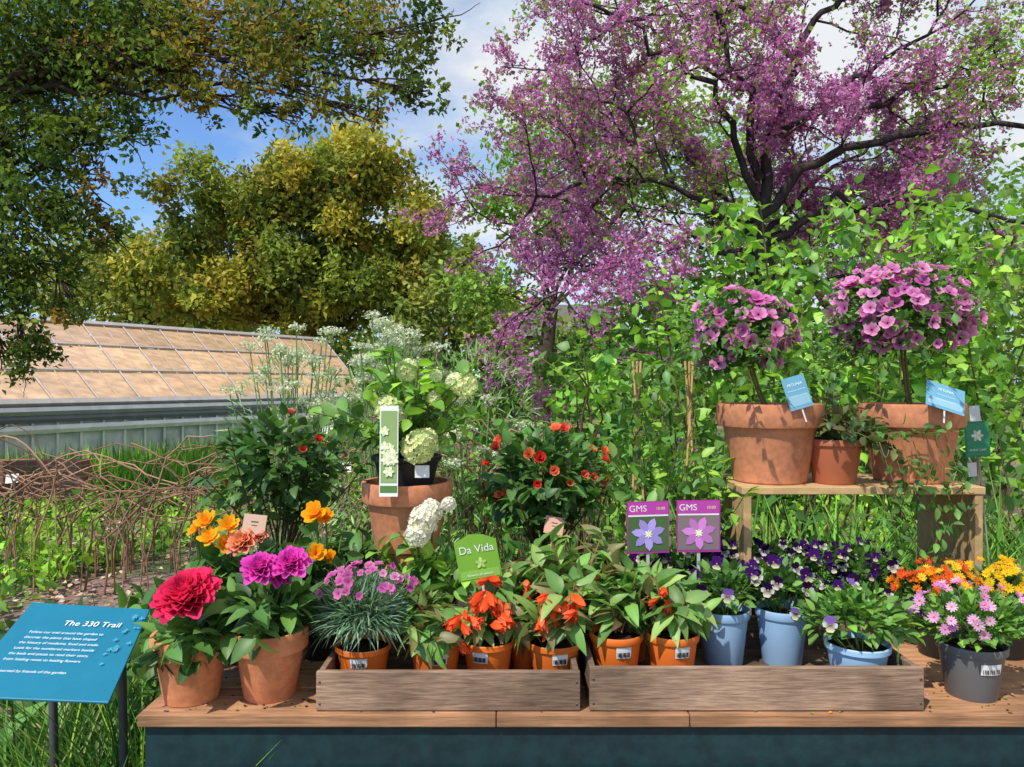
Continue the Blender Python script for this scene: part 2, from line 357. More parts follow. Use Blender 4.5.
arch(gs,gl,top,18,.18,OVW,.055,DG,2,.7,.003,(.9,1.45)); T3=discflower(6,(.93,.5,.02),.4,.45,(.7,.15,.01),.15,(.8,.25,.01),2)
for p,s in (((-.455,1.72,1.195),.034),((-.435,1.73,1.185),.026),((-.45,1.7,1.108),.026),((-.42,1.72,1.095),.02)):
    tube(gs,[top,(p[0],1.75,1.06),p],.0025,(.1,.18,.05)); scatter(gf,T3,[p],(rng.normal(0,.3),-.6,.5),s,[(1,1,1)],.1,face='z')
finish(e,gs,gl,gf)
# dianthus
c=(-.318,1.585,.86); e=potted('potted_pink_dianthus',c,.06,.085,'plastic',ORP); label_on_pot(e,c,.06,.085,.04,.02,0,.7)
gs,gl,gf=G(),G(),G(); dome(gl,BLADE,(c[0],c[1],1.0),(.075,.065,.05),1700,.055,[(.14,.24,.16),(.2,.32,.21),(.1,.18,.11)],.3,.5,-.3,inner=.1)
P=domeflowers(gf,FRILL,(c[0]+.01,c[1],1.05),(.105,.07,.06),44,.0105,[(.8,.25,.55),(.7,.18,.48),(.85,.42,.65)],.15,.15)
for p in P: tube(gs,[(c[0]+(p[0]-c[0])*.5,c[1]+(p[1]-c[1])*.5,.98),p],.0009,(.15,.25,.12),4)
finish(e,gs,gl,gf)
# begonias
BL=[(.12,.24,.06),(.16,.3,.07),(.16,.15,.06),(.1,.2,.05),(.22,.34,.1)]
BELL=bellT((.85,.09,.02),(.95,.16,.05))
def begonia(x,y,z,h,nf,fl,L=.12,r=.058,ls=.06):
    c=(x,y,z); e=potted('potted_orange_begonia',c,r,h,'plastic',np.array(ORP)*U(.9,1.15)); label_on_pot(e,c,r,h,.036,.024,U(-.3,.3),.72)
    gs,gl,gf=G(),G(),G(); top=(x,y+.01,z+h-.003)
    tips=arch(gs,gl,top,nf,L,LAN,ls,BL,2,.7,.003,(.85,1.5),scol=(.35,.14,.08),leafdroop=.1,start=2,var=.3)
    P=[];D=[];S=[]
    for q in range(fl):
        cx=x+rng.normal(0,.03); cz=z+h+U(.045,.12); cy=y-.045+rng.normal(0,.015)
        for j in range(3):
            P.append((cx+rng.normal(0,.012),cy+rng.normal(0,.01),cz+rng.normal(0,.012))); D.append((rng.normal(0,.6),-.7,-.5+rng.normal(0,.3))); S.append(U(.028,.046))
        tube(gs,[top,(x*.4+cx*.6,y-.01,cz-.01),(cx,cy,cz)],.0015,(.4,.14,.08),4)
    if P: scatter(gf,BELL,P,np.array(D),np.array(S),[(1,1,1),(1.05,1.5,2.),(.88,.75,.75)],.1,face='z')
    finish(e,gs,gl,gf)
begonia(-.164,1.59,.86,.09,15,1,.1,ls=.055); begonia(-.052,1.6,.86,.09,13,7,.085,ls=.055); begonia(.091,1.59,.86,.09,15,6,.12)
begonia(.225,1.6,.86,.105,17,0,.12); begonia(.346,1.6,.86,.105,16,1,.1); begonia(.03,1.67,.86,.1,12,2,.12,.04); begonia(.155,1.74,.85,.12,15,1,.17,.055); begonia(.28,1.72,.862,.12,12,0,.1,.04)
# violas
PS=[pansy((.05,.01,.12),(.07,.02,.2),(.8,.75,.45)),pansy((.02,.006,.035),(.75,.72,.75),(.85,.8,.6)),pansy((.04,.01,.09),(.03,.008,.06),(.06,.02,.12)),pansy((.25,.12,.5),(.8,.76,.85),(.85,.8,.5))]
BLUEP=(.28,.45,.66)
def viola(x,y,z,r,h,col,rad,dz,nl,nf,cols,fs=.016,kinds=(0,1,2,3),nm='potted_viola',front=.9):
    c=(x,y,z); e=potted(nm,c,r,h,'plastic',col)
    gs,gl,gf=G(),G(),G(); cc=(x,y,z+h+dz)
    dome(gl,OV,cc,rad,nl,.028,cols,.3,.4,-.5,.2)
    for q in range(26):
        a=U(0,6.28); tube(gs,[(x+.5*r*math.cos(a),y+.5*r*math.sin(a),z+h-.01),(x+rad[0]*.8*math.cos(a),y+rad[1]*.7*math.sin(a),z+h+dz)],.0015,(.1,.2,.05),4)
    for k in kinds:
        P=domeflowers(gf,PS[k],cc,rad,max(1,nf//len(kinds)),fs,face='zu',front=front,zmin=.0,out=1.2,var=.1)
        for p in P: tube(gs,[(cc[0]+(p[0]-cc[0])*.6,cc[1]+(p[1]-cc[1])*.6,cc[2]),p],.0009,(.12,.22,.05),4)
    finish(e,gs,gl,gf)
for x in (.40,.50,.60,.70,.80,.89): viola(x,1.90+U(-.03,.03),.85,.055,.115,(.025,.025,.03),(.085,.07,.07),.05,230,24,DG+MG,kinds=(0,1,2),fs=.0145)
viola(.485,1.70,.86,.06,.125,BLUEP,(.08,.06,.055),.04,220,12,MG+DG,kinds=(1,3,0)); viola(.62,1.70,.86,.06,.128,BLUEP,(.08,.06,.055),.04,220,12,MG+DG,kinds=(0,1))
viola(.73,1.565,.86,.066,.095,(.34,.54,.75),(.115,.075,.06),.045,380,9,MG+LG[2:],kinds=(0,1,3),fs=.0145)
# aster in grey pot, yellow and orange daisies
c=(.962,1.55,.85); e=potted('potted_pink_aster',c,.067,.11,'plastic',(.13,.135,.14)); label_on_pot(e,c,.067,.11,.05,.022,.1,.65)
gs,gl,gf=G(),G(),G(); dome(gl,SMALL,(c[0]+.01,c[1],1.0),(.12,.085,.055),1000,.022,MG+LG[2:],.3,.4,-.4,.2)
DZ=discflower(12,(1,1,1),.17,.15,(.75,.45,.02),.2)
P=domeflowers(gf,DZ,(c[0]+.01,c[1],1.01),(.13,.09,.06),54,.0115,[(.8,.4,.68),(.82,.5,.72),(.72,.3,.58)],.12,-.1,front=.4,out=1.15)
for p in P: tube(gs,[(c[0]+(p[0]-c[0])*.4,c[1],.97),p],.0008,(.15,.25,.1),4)
finish(e,gs,gl,gf)
for x,cc,nm in ((1.03,[(.8,.2,.02),(.85,.35,.02),(.7,.1,.03),(.9,.6,.05)],'potted_orange_daisy'),(1.18,[(.85,.6,.03),(.85,.5,.02)],'potted_yellow_daisy'),(1.32,[(.85,.6,.03)],'potted_yellow_daisy')):
    c=(x,1.78,.85); e=potted(nm,c,.065,.12); gs,gl,gf=G(),G(),G(); dome(gl,SMALL,(x,1.78,1.0),(.09,.075,.055),500,.026,DG+MG,.3,.4,-.4,.2)
    domeflowers(gf,DZ,(x,1.78,1.01),(.095,.08,.055),60,.0115,cc,.12,.0,front=.3,out=1.15); domeflowers(gf,DZ,(x,1.78,1.01),(.08,.07,.05),20,.011,cc,.12,.0,front=.3,out=1.3)
    finish(e,gs,gl,gf)
# pink petunia standards
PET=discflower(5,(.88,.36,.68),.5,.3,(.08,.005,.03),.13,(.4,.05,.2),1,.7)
def standard(x,y,r,h,cx,cz,rad,nf,nl):
    c=(x,y,1.242); e=potted('potted_pink_petunia_standard',c,r,h,'terra',TC2,'terracotta_pot'); gs,gl,gf=G(),G(),G()
    for k in range(2): tube(gs,[(x+.01*k,y,1.24+h*.8),((x+cx)/2+.008*k,y,1.24+h+.05),(cx+.01*k-.01,y,cz)],.0035,(.16,.13,.05))
    cc=(cx,y,cz)
    arch(gs,gl,(cx,y,cz-rad[2]*.8),34,rad[2]*2.1,SMALL,.028,MG+DG,3,.7,.0015,(.0,1.5))
    dome(gl,SMALL,cc,rad,nl,.027,DG+MG,.35,.2,-.8,.2)
    domeflowers(gf,PET,cc,rad,nf,.019,[(1,1,1),(1.05,1.3,1.1),(.85,.65,.85)],.14,-.8,front=.2,out=1.0,sv=.35)
    domeflowers(gf,PET,cc,np.array(rad)*.9,nf//3,.018,[(1,1,1),(1.1,1.3,1.1)],.12,-.75,front=.2,out=1.3,sv=.35)
    finish(e,gs,gl,gf)
standard(.685,1.97,.137,.205,.61,1.635,(.115,.1,.11),66,850)
standard(1.065,1.98,.132,.205,1.04,1.69,(.17,.14,.12),125,1400)
# small dark plant and trailing vine
c=(.84,1.93,1.242); e=potted('potted_trailing_vine',c,.072,.115,'plastic',(.42,.13,.06)); gs,gl,gf=G(),G(),G(); top=(.84,1.93,1.345)
arch(gs,gl,top,26,.15,OV,.034,[(.05,.11,.035),(.09,.12,.035),(.08,.07,.03)],2,.8,.002,(.3,1.4))
for q in range(7):
    x=.92+.028*q; pts=[(.86,1.9,1.36),(x-.02,1.83,1.38),(x,1.815,1.3)]+[(x+.02*math.sin(k*1.3+q),1.815,1.3-.05*k) for k in range(1,3+q%3*2)]
    tube(gs,pts,.0013,(.2,.14,.06),4); P=[np.array(p)+rng.normal(0,.008,3) for p in pts[1:] for _ in range(5)]
    scatter(gl,OV,P,rng.normal(0,1,(len(P),3))+np.array([0,-.4,-.3]),U(.02,.034,len(P)),MG+DG,.3)
finish(e,gs,gl)
e=potted('potted_green_ivy',(.53,1.99,.85),.06,.16); gs,gl=G(),G(); arch(gs,gl,(.53,1.97,1.0),18,.36,OV,.042,LG+MG,2,.5,.002,(1.1,1.5)); finish(e,gs,gl)
# viburnum
c=(-.268,1.89,1.08); e=potted('potted_snowball_viburnum',c,.115,.172,'terra',TC2); g=G(); cb=(c[0],c[1],.8505)
lathe(g,[(.1,0),(.1,.05),(.09,.052),(.068,.226),(.001,.226)],cb,TC2,40,0); obj(g,'upturned_pot',mats3,e,True,.5)
g=G(); potgeo(g,(c[0],1.885,1.2335),.09,.085,'plastic',(.02,.02,.022)); obj(g,'nursery_pot',mats3,e,True,.5)
g=G(); box(g,(-.235,1.79,1.272),(-.2,1.7915,1.302),(.75,.75,.75)); obj(g,'price_label',CARD,e,False)
gs,gl,gf=G(),G(),G(); SB=snowball(); top=(-.268,1.88,1.3)
VL=leafT(5,.36,.3,.3,.45,.03)
heads=[(-.262,1.84,1.532,.029),(-.3,1.8,1.44,.034),(-.228,1.79,1.345,.041),(-.118,1.86,1.497,.033),(-.145,1.88,1.505,.024),(-.195,1.84,1.462,.018),(-.28,1.79,1.42,.026),(-.21,1.79,1.36,.032),(-.19,1.85,1.52,.016)]
for hx,hy,hz,s in heads:
    tube(gs,[top,((top[0]+hx)/2,1.87,(1.3+hz)/2-.01),(hx,hy+.01,hz)],.003,(.15,.16,.06)); scatter(gf,SB,[(hx,hy,hz)],(0,-.3,1),s,[(.8,.88,.45),(.85,.9,.62)],.05,face='z')
arch(gs,gl,top,30,.27,VL,.045,MG+LG,2,.6,.0028,(.6,1.5)); finish(e,gs,gl,gf)
e=potted('potted_snowball_viburnum',(-.2,1.78,.85),.07,.13); gs,gl,gf=G(),G(),G(); top=(-.2,1.78,.97)
arch(gs,gl,top,14,.19,VL,.042,MG+LG,2,.6,.0028,(.8,1.5))
for hx,hy,hz,s in ((-.208,1.73,1.18,.036),(-.22,1.72,1.15,.03),(-.15,1.75,1.215,.018),(-.19,1.74,1.2,.028)):
    tube(gs,[top,(hx,hy+.03,1.08),(hx,hy,hz)],.003,(.15,.16,.06)); scatter(gf,SB,[(hx,hy,hz)],(0,-.3,1),s,[(.88,.9,.75)],.05,face='z')
finish(e,gs,gl,gf)
# dark red-flowered shrubs
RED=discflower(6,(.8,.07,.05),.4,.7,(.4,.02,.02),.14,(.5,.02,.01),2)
for (x,y,z,rad,nl,nf,cols,fr) in ((-.665,2.12,1.27,(.17,.13,.14),460,5,DG,.5),(.09,2.05,1.235,(.165,.12,.12),520,24,DG+MG[2:],.6)):
    e=potted('potted_red_abutilon',(x,y,.85),.09,.15,'terra',TC2); gs,gl,gf=G(),G(),G()
    arch(gs,gl,(x,y,.98),26,z-.98+.1,OVW,.045,cols,2,.3,.003,(.95,1.5),start=3,scol=(.1,.07,.04)); dome(gl,OVW,(x,y,z),rad,nl,.042,cols,.35,.1,-.8,.2)
    domeflowers(gf,RED,(x,y,z+.01),rad,nf,.02,[(1,1,1),(1.15,4.0,2.5),(1.1,2.5,2.5)],.12,-.6,front=fr,out=1.08,sv=.3); finish(e,gs,gl,gf)
# clematis on canes
for k,x in enumerate((.335,.475)):
    e=potted('potted_clematis',(x,1.98,.85),.07,.15,'plastic',(.02,.02,.02)); gs,gl=G(),G()
    for dx,dy,tx in ((-.03,-.02,.01),(.03,-.02,-.012),(0,.04,0)):
        tube(gs,[(x+dx,1.98+dy,.98),(x+tx,1.98,1.56)],.0035,(.5,.33,.15),6)
    g=G(); n=(230,50)[k]
    P=np.stack([x+rng.normal(0,(.055,.02)[k],n),1.97+rng.normal(0,.035,n),U(1.02,(1.54,1.35)[k],n)],1); P[:,0]=x+(P[:,0]-x)*(1.4-(P[:,2]-1.0)*1.2)
    scatter(gl,OV,P,rng.normal(0,1,P.shape)+np.array([0,-.3,.2]),U(.03,.05,n),MG+LG[2:],.35)
    t=np.linspace(0,1,24)
    for q in range(3): tube(gs,np.stack([x+.03*np.cos(t*14+q*2)*(1-t*.6),1.98+.03*np.sin(t*14+q*2)*(1-t*.6),.98+t*.5],1),.0016,(.14,.12,.05),4)
    finish(e,gs,gl)
# ================================================================= LABELS AND SIGNS
def text(body,size,M,color,parent,name='lettering',align='CENTER'):
    cu=bpy.data.curves.new(name,'FONT'); cu.body=body; cu.size=size; cu.align_x=align; cu.align_y='CENTER'
    o=bpy.data.objects.new(name,cu); sc.collection.objects.link(o)
    m=bpy.data.materials.new('ink'); m.use_nodes=True; m.node_tree.nodes['Principled BSDF'].inputs['Base Color'].default_value=(*color,1); m.node_tree.nodes['Principled BSDF'].inputs['Roughness'].default_value=.6
    cu.materials.append(m); o.parent=parent; o.matrix_parent_inverse=parent.matrix_world.inverted(); o.matrix_world=M; return o
def frame(c,xa,za):
    x=Vector(xa).normalized(); y=Vector(za); y=(y-x*y.dot(x)).normalized(); z=x.cross(y)
    M=Matrix((x,y,z)).transposed().to_4x4(); M.translation=Vector(c); return M
def pg(g,M,V,F,C,m=0):
    W=[(M@Vector(v))[:] for v in V]; g.raw(W,F,C,m)
def slab(g,M,w,h,t,C,cx=0,cy=0,z=0):
    V=[(cx+sx*w/2,cy+sy*h/2,z+sz) for sx in(-1,1) for sy in(-1,1) for sz in (-t,0)]
    pg(g,M,V,np.array([[0,1,3,2],[4,6,7,5],[0,4,5,1],[2,3,7,6],[0,2,6,4],[1,5,7,3]]),C)
def star(g,M,cx,cy,z,r,n,C,w=.3,a0=0):
    for i in range(n):
        a=a0+i*2*pi/n; d=(math.cos(a),math.sin(a)); p=(-d[1],d[0])
        V=[(cx,cy,z+.0001*i),(cx+d[0]*r*.4+p[0]*r*w*.9,cy+d[1]*r*.4+p[1]*r*w*.9,z+.0001*i),(cx+d[0]*r*.75+p[0]*r*w*.75,cy+d[1]*r*.75+p[1]*r*w*.75,z+.0001*i),(cx+d[0]*r,cy+d[1]*r,z+.0001*i),(cx+d[0]*r*.75-p[0]*r*w*.75,cy+d[1]*r*.75-p[1]*r*w*.75,z+.0001*i),(cx+d[0]*r*.4-p[0]*r*w*.9,cy+d[1]*r*.4-p[1]*r*w*.9,z+.0001*i)]
        pg(g,M,V,[(0,5,4,3,2,1)],np.array(C)*(1+.35*(i%2)))
for i,(x,z,cf) in enumerate(((.343,1.14,(.34,.26,.62)),(.47,1.143,(.5,.18,.5)))):
    e=empty('clematis_label',(x,1.79,z-.065)); M=frame((x*.96,1.79,z+.012),(1,0.05*(1-2*i),.02),(0,-.08,1)); g=G()
    slab(g,M,.104,.128,.001,(.4,.04,.3)); slab(g,M,.098,.03,.0002,(.48,.06,.38),0,.046,.0006); slab(g,M,.098,.085,.0002,(.07,.14,.05) if i==0 else (.22,.17,.18),0,-.016,.0006)
    slab(g,M,.098,.004,.0002,(.75,.75,.75),0,.029,.0012)
    star(g,M,0,-.016,.0016,.042,7,cf,.27,.3); star(g,M,0,-.016,.0028,.011,8,(.75,.75,.5),.2)
    slab(g,M,.008,.2,.001,(.5,.5,.5),0,-.14,-.002)
    obj(g,'card',CARD,e,False); text('GMS',.022,M@Matrix.Translation((-.025,.046,.001)),(.8,.8,.8),e); text('10.00',.01,M@Matrix.Translation((.03,.046,.001)),(.8,.8,.3),e)
e=empty('green_plant_sign',(-.074,1.62,1.04)); M=frame((-.075,1.615,1.12),(1,0,.17),(-.17,-.12,1)); g=G()
pg(g,M,[(-.046,-.05,0),(.046,-.05,0),(.046,.036,0),(.02,.05,0),(-.01,.055,0),(-.046,.04,0)],[(0,1,2,3,4,5)],(.2,.45,.05))
slab(g,M,.086,.018,.0005,(.27,.55,.09),0,-.037,.001); star(g,M,.005,-.012,.0015,.014,5,(.4,.6,.15),.3,.3)
slab(g,M,.006,.16,.001,(.6,.6,.55),0,-.12,-.002); obj(g,'board',CARD,e,False); text('Da Vida',.024,M@Matrix.Translation((0,.02,.0015)),(.85,.85,.85),e); text('flowers all season',.008,M@Matrix.Translation((0,-.037,.0025)),(.85,.85,.85),e)
e=empty('viburnum_picture_label',(-.3,1.78,1.23)); M=frame((-.292,1.755,1.34),(1,0,0),(0.03,.06,1)); g=G()
slab(g,M,.044,.215,.001,(.75,.77,.72)); slab(g,M,.038,.17,.0003,(.25,.38,.14),0,.01,.001)
for q in range(14): star(g,M,rng.uniform(-.013,.013),U(-.06,.085),.0015+q*.0002,U(.008,.014),6,(.6,.68,.42),.35,U(0,1))
slab(g,M,.04,.016,.0003,(.08,.2,.05),0,-.09,.001); obj(g,'card',CARD,e,False)
for c,xa,za,w,h in (((.705,1.83,1.478),(1,.1,.28),(-.1,.12,1),.06,.082),((1.075,1.835,1.465),(1,0,-.32),(.45,.5,1),.1,.07)):
    e=empty('blue_price_card',(c[0],c[1],c[2]-.06)); M=frame(c,xa,za); g=G(); slab(g,M,w,h,.001,(.14,.36,.5)); slab(g,M,w*.9,h*.3,.0003,(.25,.46,.58),0,-h*.25,.0006)
    slab(g,M,.004,.04,.001,(.6,.6,.6),0,-h*.5-.015,-.002); obj(g,'card',CARD,e,False)
    for k in range(3): text('Petunia tree in terracotta' if k else 'PETUNIA',.0045 if k else .01,M@Matrix.Translation((0,h*.25-k*.014,.0012)),(.8,.85,.9),e)
for x,y,z,cc in ((.80,1.53,.98,(.12,.3,.06)),(-.585,1.68,1.18,(.6,.4,.3)),(.11,1.93,1.13,(.65,.35,.25))):
    e=empty('small_price_tag',(x,y,z-.06)); M=frame((x,y,z),(1,U(-.3,.3),U(-.2,.2)),(U(-.15,.15),.25,1)); g=G(); slab(g,M,.022 if z<1.1 else .05,.032 if z<1.1 else .045,.0008,cc); slab(g,M,.016,.003,.0002,(.1,.1,.1),0,.006,.0005); slab(g,M,.012,.002,.0002,(.1,.1,.1),0,-.002,.0005); slab(g,M,.003,.05,.0008,cc,0,-.035,-.001); obj(g,'card',CARD,e,False)
e=empty('green_care_tag',(1.29,2.1,.85)); M=frame((1.295,2.06,1.345),(1,0,.05),(0,0,1)); g=G(); slab(g,M,.068,.1,.001,(.02,.2,.09)); slab(g,M,.06,.09,.0003,(.03,.24,.12),0,0,.0006); star(g,M,0,.01,.0012,.018,6,(.5,.55,.4)); slab(g,M,.006,.45,.001,(.2,.13,.07),0,-.27,-.003)
obj(g,'card',CARD,e,False); text('PLANT CARE',.008,M@Matrix.Translation((0,-.03,.0015)),(.8,.8,.7),e)
for x,z,h in ((1.345,1.41,.05),(1.34,1.25,.04)):
    e=empty('white_plant_label',(x,2.15,.9)); M=frame((x,2.15,z),(1,0,.1),(0,0,1)); g=G(); slab(g,M,.03,h,.001,(.7,.7,.7)); slab(g,M,.004,.5,.001,(.3,.3,.3),0,-.26,-.002); obj(g,'card',CARD,e,False)
# blue interpretation board
e=empty('information_board',(-1.03,1.7,0)); g=G()
TL,TR,BR,BL_=[Vector(v) for v in ((-1.2,1.85,.954),(-.905,1.85,.936),(-.845,1.55,.832),(-1.17,1.55,.845))]
n=(TR-BR).cross(BR-BL_).normalized()
if n.z<0: n=-n
V=[v[:] for v in (BL_,BR,TR,TL)]+[(v-n*.006)[:] for v in (BL_,BR,TR,TL)]
g.raw(V,np.array([[0,1,2,3],[7,6,5,4],[0,4,5,1],[1,5,6,2],[2,6,7,3],[3,7,4,0]]),(.012,.17,.27)); obj(g,'panel',CARD,e,False,bevel=.002)
g=G()
for x,y in ((-1.12,1.8),(-.95,1.8)): tube(g,[(x,y+.03,0),(x,y,.9)],.01,(.08,.08,.09),12)
obj(g,'posts',METAL,e)
xa=(BR-BL_).normalized(); M=frame(((BL_+BR+TR+TL)/4)+n*.0015,xa,(TL-BL_))
text('The 330 Trail',.025,M@Matrix.Translation((.02,.085,0)),(.85,.88,.9),e)
L=['Follow our trail around the garden to','discover the plants that have shaped','the history of medicine, food and trade.','Look for the numbered markers beside','the beds and pause to read their story,','from healing roots to healing flowers.','','Supported by friends of the garden']
for k,s in enumerate(L): 
    if s: text(s,.0115,M@Matrix.Translation((-.11,.05-k*.0185,0)),(.7,.8,.85),e,align='LEFT')
g=G(); 
for q in range(16): star(g,M,U(.1,.14),U(-.05,.12),.0005+q*.0001,U(.004,.009),6,(.06,.28,.38),.2,U(0,1))
obj(g,'flower_drawing',CARD,e,False)
# ================================================================= GREENHOUSE
e=empty('greenhouse',(-6.5,13,0))
E0=np.array([-7.7,6.4,1.22]);E1=np.array([-2.85,14.8,1.22]);R0=np.array([-11.2,8.4,2.6]);R1=np.array([-4.88,19.3,2.6])
def lerp(a,b,t): return a+(b-a)*t
g=G(); nb=16; nr=3
for i in range(nb):
    for j in range(nr):
        a,b=i/nb+.001,(i+1)/nb-.001; q,r=j/nr,(j+1)/nr-.004
        P=[lerp(lerp(E0,E1,s),lerp(R0,R1,s),t) for s,t in ((a,q),(b,q),(b,r),(a,r))]
        c=np.array((.58,.38,.22))*U(.9,1.08)*(.8 if j==2 else 1); 
        if U()<.05: c=np.array((.5,.36,.3))
        g.raw(P,np.array([[0,1,2,3]]),c)
obj(g,'roof_glazing',GLASS,e,False)
g=G()
for i in range(nb*2+1):
    t=i/(nb*2); a=lerp(E0,E1,t)+(0,0,.02); b=lerp(R0,R1,t)+(0,0,.02); tube(g,[a,b],.016 if i%2==0 else .01,(.42,.36,.32) if i%2==0 else (.42,.32,.24),4)
for t in (0,.33,.66,1): tube(g,[lerp(E0,R0,t)+(0,0,.03),lerp(E1,R1,t)+(0,0,.03)],.02 if t not in(0,1) else .06,(.4,.38,.37),4)
obj(g,'glazing_bars',METAL,e,False)
g=G()
def wall(a,b,z0,z1,c): 
    a=np.array(a);b=np.array(b); g.raw([(a[0],a[1],z0),(b[0],b[1],z0),(b[0],b[1],z1),(a[0],a[1],z1)],np.array([[0,1,2,3]]),c)
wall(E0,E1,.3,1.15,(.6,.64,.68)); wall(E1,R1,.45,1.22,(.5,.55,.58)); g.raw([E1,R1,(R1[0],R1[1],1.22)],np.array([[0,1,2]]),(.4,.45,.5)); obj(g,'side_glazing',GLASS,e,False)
g=G(); dn=np.array([.87,-.5,0])*.05
wall(E0+dn,E1+dn,0,.3,(.35,.2,.15)); obj(g,'brick_base',TERRA,e,False)
g=G()
for i in range(nb*2+1): p=lerp(E0,E1,i/(nb*2))+dn*.6; tube(g,[(p[0],p[1],.3),(p[0],p[1],1.16)],.02,(.8,.82,.84),4)
for z,r,c in ((.32,.04,(.7,.72,.75)),(.92,.06,(.85,.86,.88)),(1.05,.05,(.15,.17,.2)),(1.15,.06,(.35,.38,.42))): tube(g,[(*(E0+dn)[:2],z),(*(E1+dn)[:2],z)],r,c,6)
obj(g,'frame_and_gutter',METAL,e,False)
def brickmat():
    m=bpy.data.materials.new('brick'); m.use_nodes=True; N=m.node_tree.nodes;K=m.node_tree.links; b=N['Principled BSDF']; t=N.new('ShaderNodeTexBrick'); tc=N.new('ShaderNodeTexCoord'); mp=N.new('ShaderNodeMapping'); mp.inputs['Rotation'].default_value=(pi/2,0,0)
    K.new(tc.outputs['Object'],mp.inputs[0]); K.new(mp.outputs[0],t.inputs['Vector']); t.inputs['Scale'].default_value=4; t.inputs['Color1'].default_value=(.3,.13,.08,1);t.inputs['Color2'].default_value=(.2,.09,.06,1);t.inputs['Mortar'].default_value=(.3,.27,.24,1)
    K.new(t.outputs[0],b.inputs['Base Color']); b.inputs['Roughness'].default_value=.9; return m
BR_M=brickmat()
g=G(); box(g,(-7.,8.4,0),(-4.9,8.65,.62)); obj(g,'brick_wall',BR_M,None,False,bevel=.01)
# distant house
e=empty('brick_house',(3.2,44,0)); g=G(); box(g,(.4,42,0),(6,50,4.2)); obj(g,'walls',BR_M,e,False)
g=G(); V=[(.1,41.7,4.2),(6.3,41.7,4.2),(6.3,50.3,4.2),(.1,50.3,4.2),(.1,46,6.4),(6.3,46,6.4)]; g.raw(V,[(0,1,5,4),(2,3,4,5),(0,4,3),(1,2,5)],(.12,.1,.1)); obj(g,'roof',METAL,e,False)
g=G()
for x in (1.,2.6,4.2):
    for z in (.8,2.7): box(g,(x,41.93,z),(x+.9,41.99,z+1.1),(.75,.72,.65)); box(g,(x+.08,41.9,z+.08),(x+.42,41.925,z+1.02),(.1,.12,.15)); box(g,(x+.48,41.9,z+.08),(x+.82,41.925,z+1.02),(.1,.12,.15))
obj(g,'windows',CARD,e,False)
# ================================================================= TREES
def crown(g,blobs,per,size,cols,T=S1,k=22,sig=.2,droop=.2,sv=.35,var=.25,flat=1.):
    for b in blobs:
        x,y,z,r=b[:4]; cc=b[4] if len(b)>4 else cols
        n=int(per*r*r); m=max(2,n//k)
        d=sph(m); C=np.array([x,y,z])+d*r*np.array([1,1,flat])*U(.35,1.05,(m,1))
        ct=tints(m,cc,var); idx=rng.integers(0,m,n)
        P=C[idx]+rng.normal(0,r*sig,(n,3))
        D=rng.normal(0,1,(n,3))+np.array([0,0,-droop])
        R=fr_y(D,.8)*(size*U(1-sv,1+sv,n))[:,None,None]
        g.inst(T,R,P,ct[idx]*U(.75,1.25,(n,1)))
def limb(g,pts,r0,r1,col,seg=8,wob=.03):
    P=np.array(pts,float); t=np.linspace(0,len(P)-1,(len(P)-1)*5+1); Q=np.stack([np.interp(t,np.arange(len(P)),P[:,i]) for i in range(3)],1)
    for _ in range(2): Q[1:-1]=.25*Q[:-2]+.5*Q[1:-1]+.25*Q[2:]
    Q[1:-1]+=rng.normal(0,wob,Q[1:-1].shape); tube(g,Q,np.linspace(r0,r1,len(Q)),col,seg); return Q
# holm oak, left
e=empty('holm_oak_tree',(-6.3,7.6,0)); gb=G(); gl=G(); bc=(.06,.045,.035)
limb(gb,[(-6.3,7.6,-.1),(-6.2,7.6,1.2),(-5.9,7.5,2.6),(-5.2,7.4,4.)],.34,.2,bc,14)
limb(gb,[(-5.35,7.5,-.1),(-5.6,7.6,.25),(-6.1,7.6,.5)],.22,.15,bc,12)
OK=[(.09,.14,.03),(.06,.1,.025),(.13,.18,.035),(.045,.075,.02)]; OKR=[(.2,.165,.035),(.17,.17,.035),(.1,.14,.03),(.26,.16,.04),(.08,.11,.03)]
B=[(-4.7,7.4,4.9,.6),(-4.9,7.3,4.,.55),(-4.2,7.4,4.1,.4),(-4.85,7.2,3.2,.5),(-4.4,7.3,3.3,.36),(-4.95,7.2,2.4,.42),(-4.6,7.3,2.6,.35),(-3.95,7.4,4.6,.5,OK+OKR),(-3.65,7.3,4.0,.24),(-3.95,7.4,3.0,.25,OKR),(-4.75,7.3,1.85,.3),(-5.0,7.3,1.65,.25,OK+OKR),(-4.35,7.3,2.3,.2,OKR),(-5.3,7.3,2.6,.5),(-5.5,7.5,3.6,.7),
(-3.6,7.6,5.0,.5,OK+OKR),(-3.0,7.5,5.1,.5,OKR),(-4.3,7.5,5.3,.6),(-5.2,7.5,5.2,.7),(-3.3,7.3,4.6,.33,OKR),(-2.4,7.5,5.1,.5,OKR),(-2.5,7.3,4.6,.36,OKR),(-1.9,7.4,4.5,.36,OKR),(-1.7,7.5,5.0,.45,OKR+OK),(-1.1,7.5,4.75,.38,OKR+OK),(-.85,7.3,4.35,.2,OK),(-.8,7.5,5.1,.3,OK),(-2.1,7.3,4.15,.22,OKR),(-2.6,7.3,4.2,.2,OK),(-3.0,7.3,4.25,.2,OKR),(-1.4,7.3,4.2,.22,OKR),(-4.3,7.1,2.9,.24),(-4.45,7.2,3.8,.3),(-4.1,7.3,3.5,.26,OKR),
(-4.6,8.5,5.6,.9),(-2.8,8.6,5.7,.7),(-5.6,8.4,4.6,.8),(-3.9,8.0,5.7,.6),(-1.6,8.2,5.6,.5,OKR)]
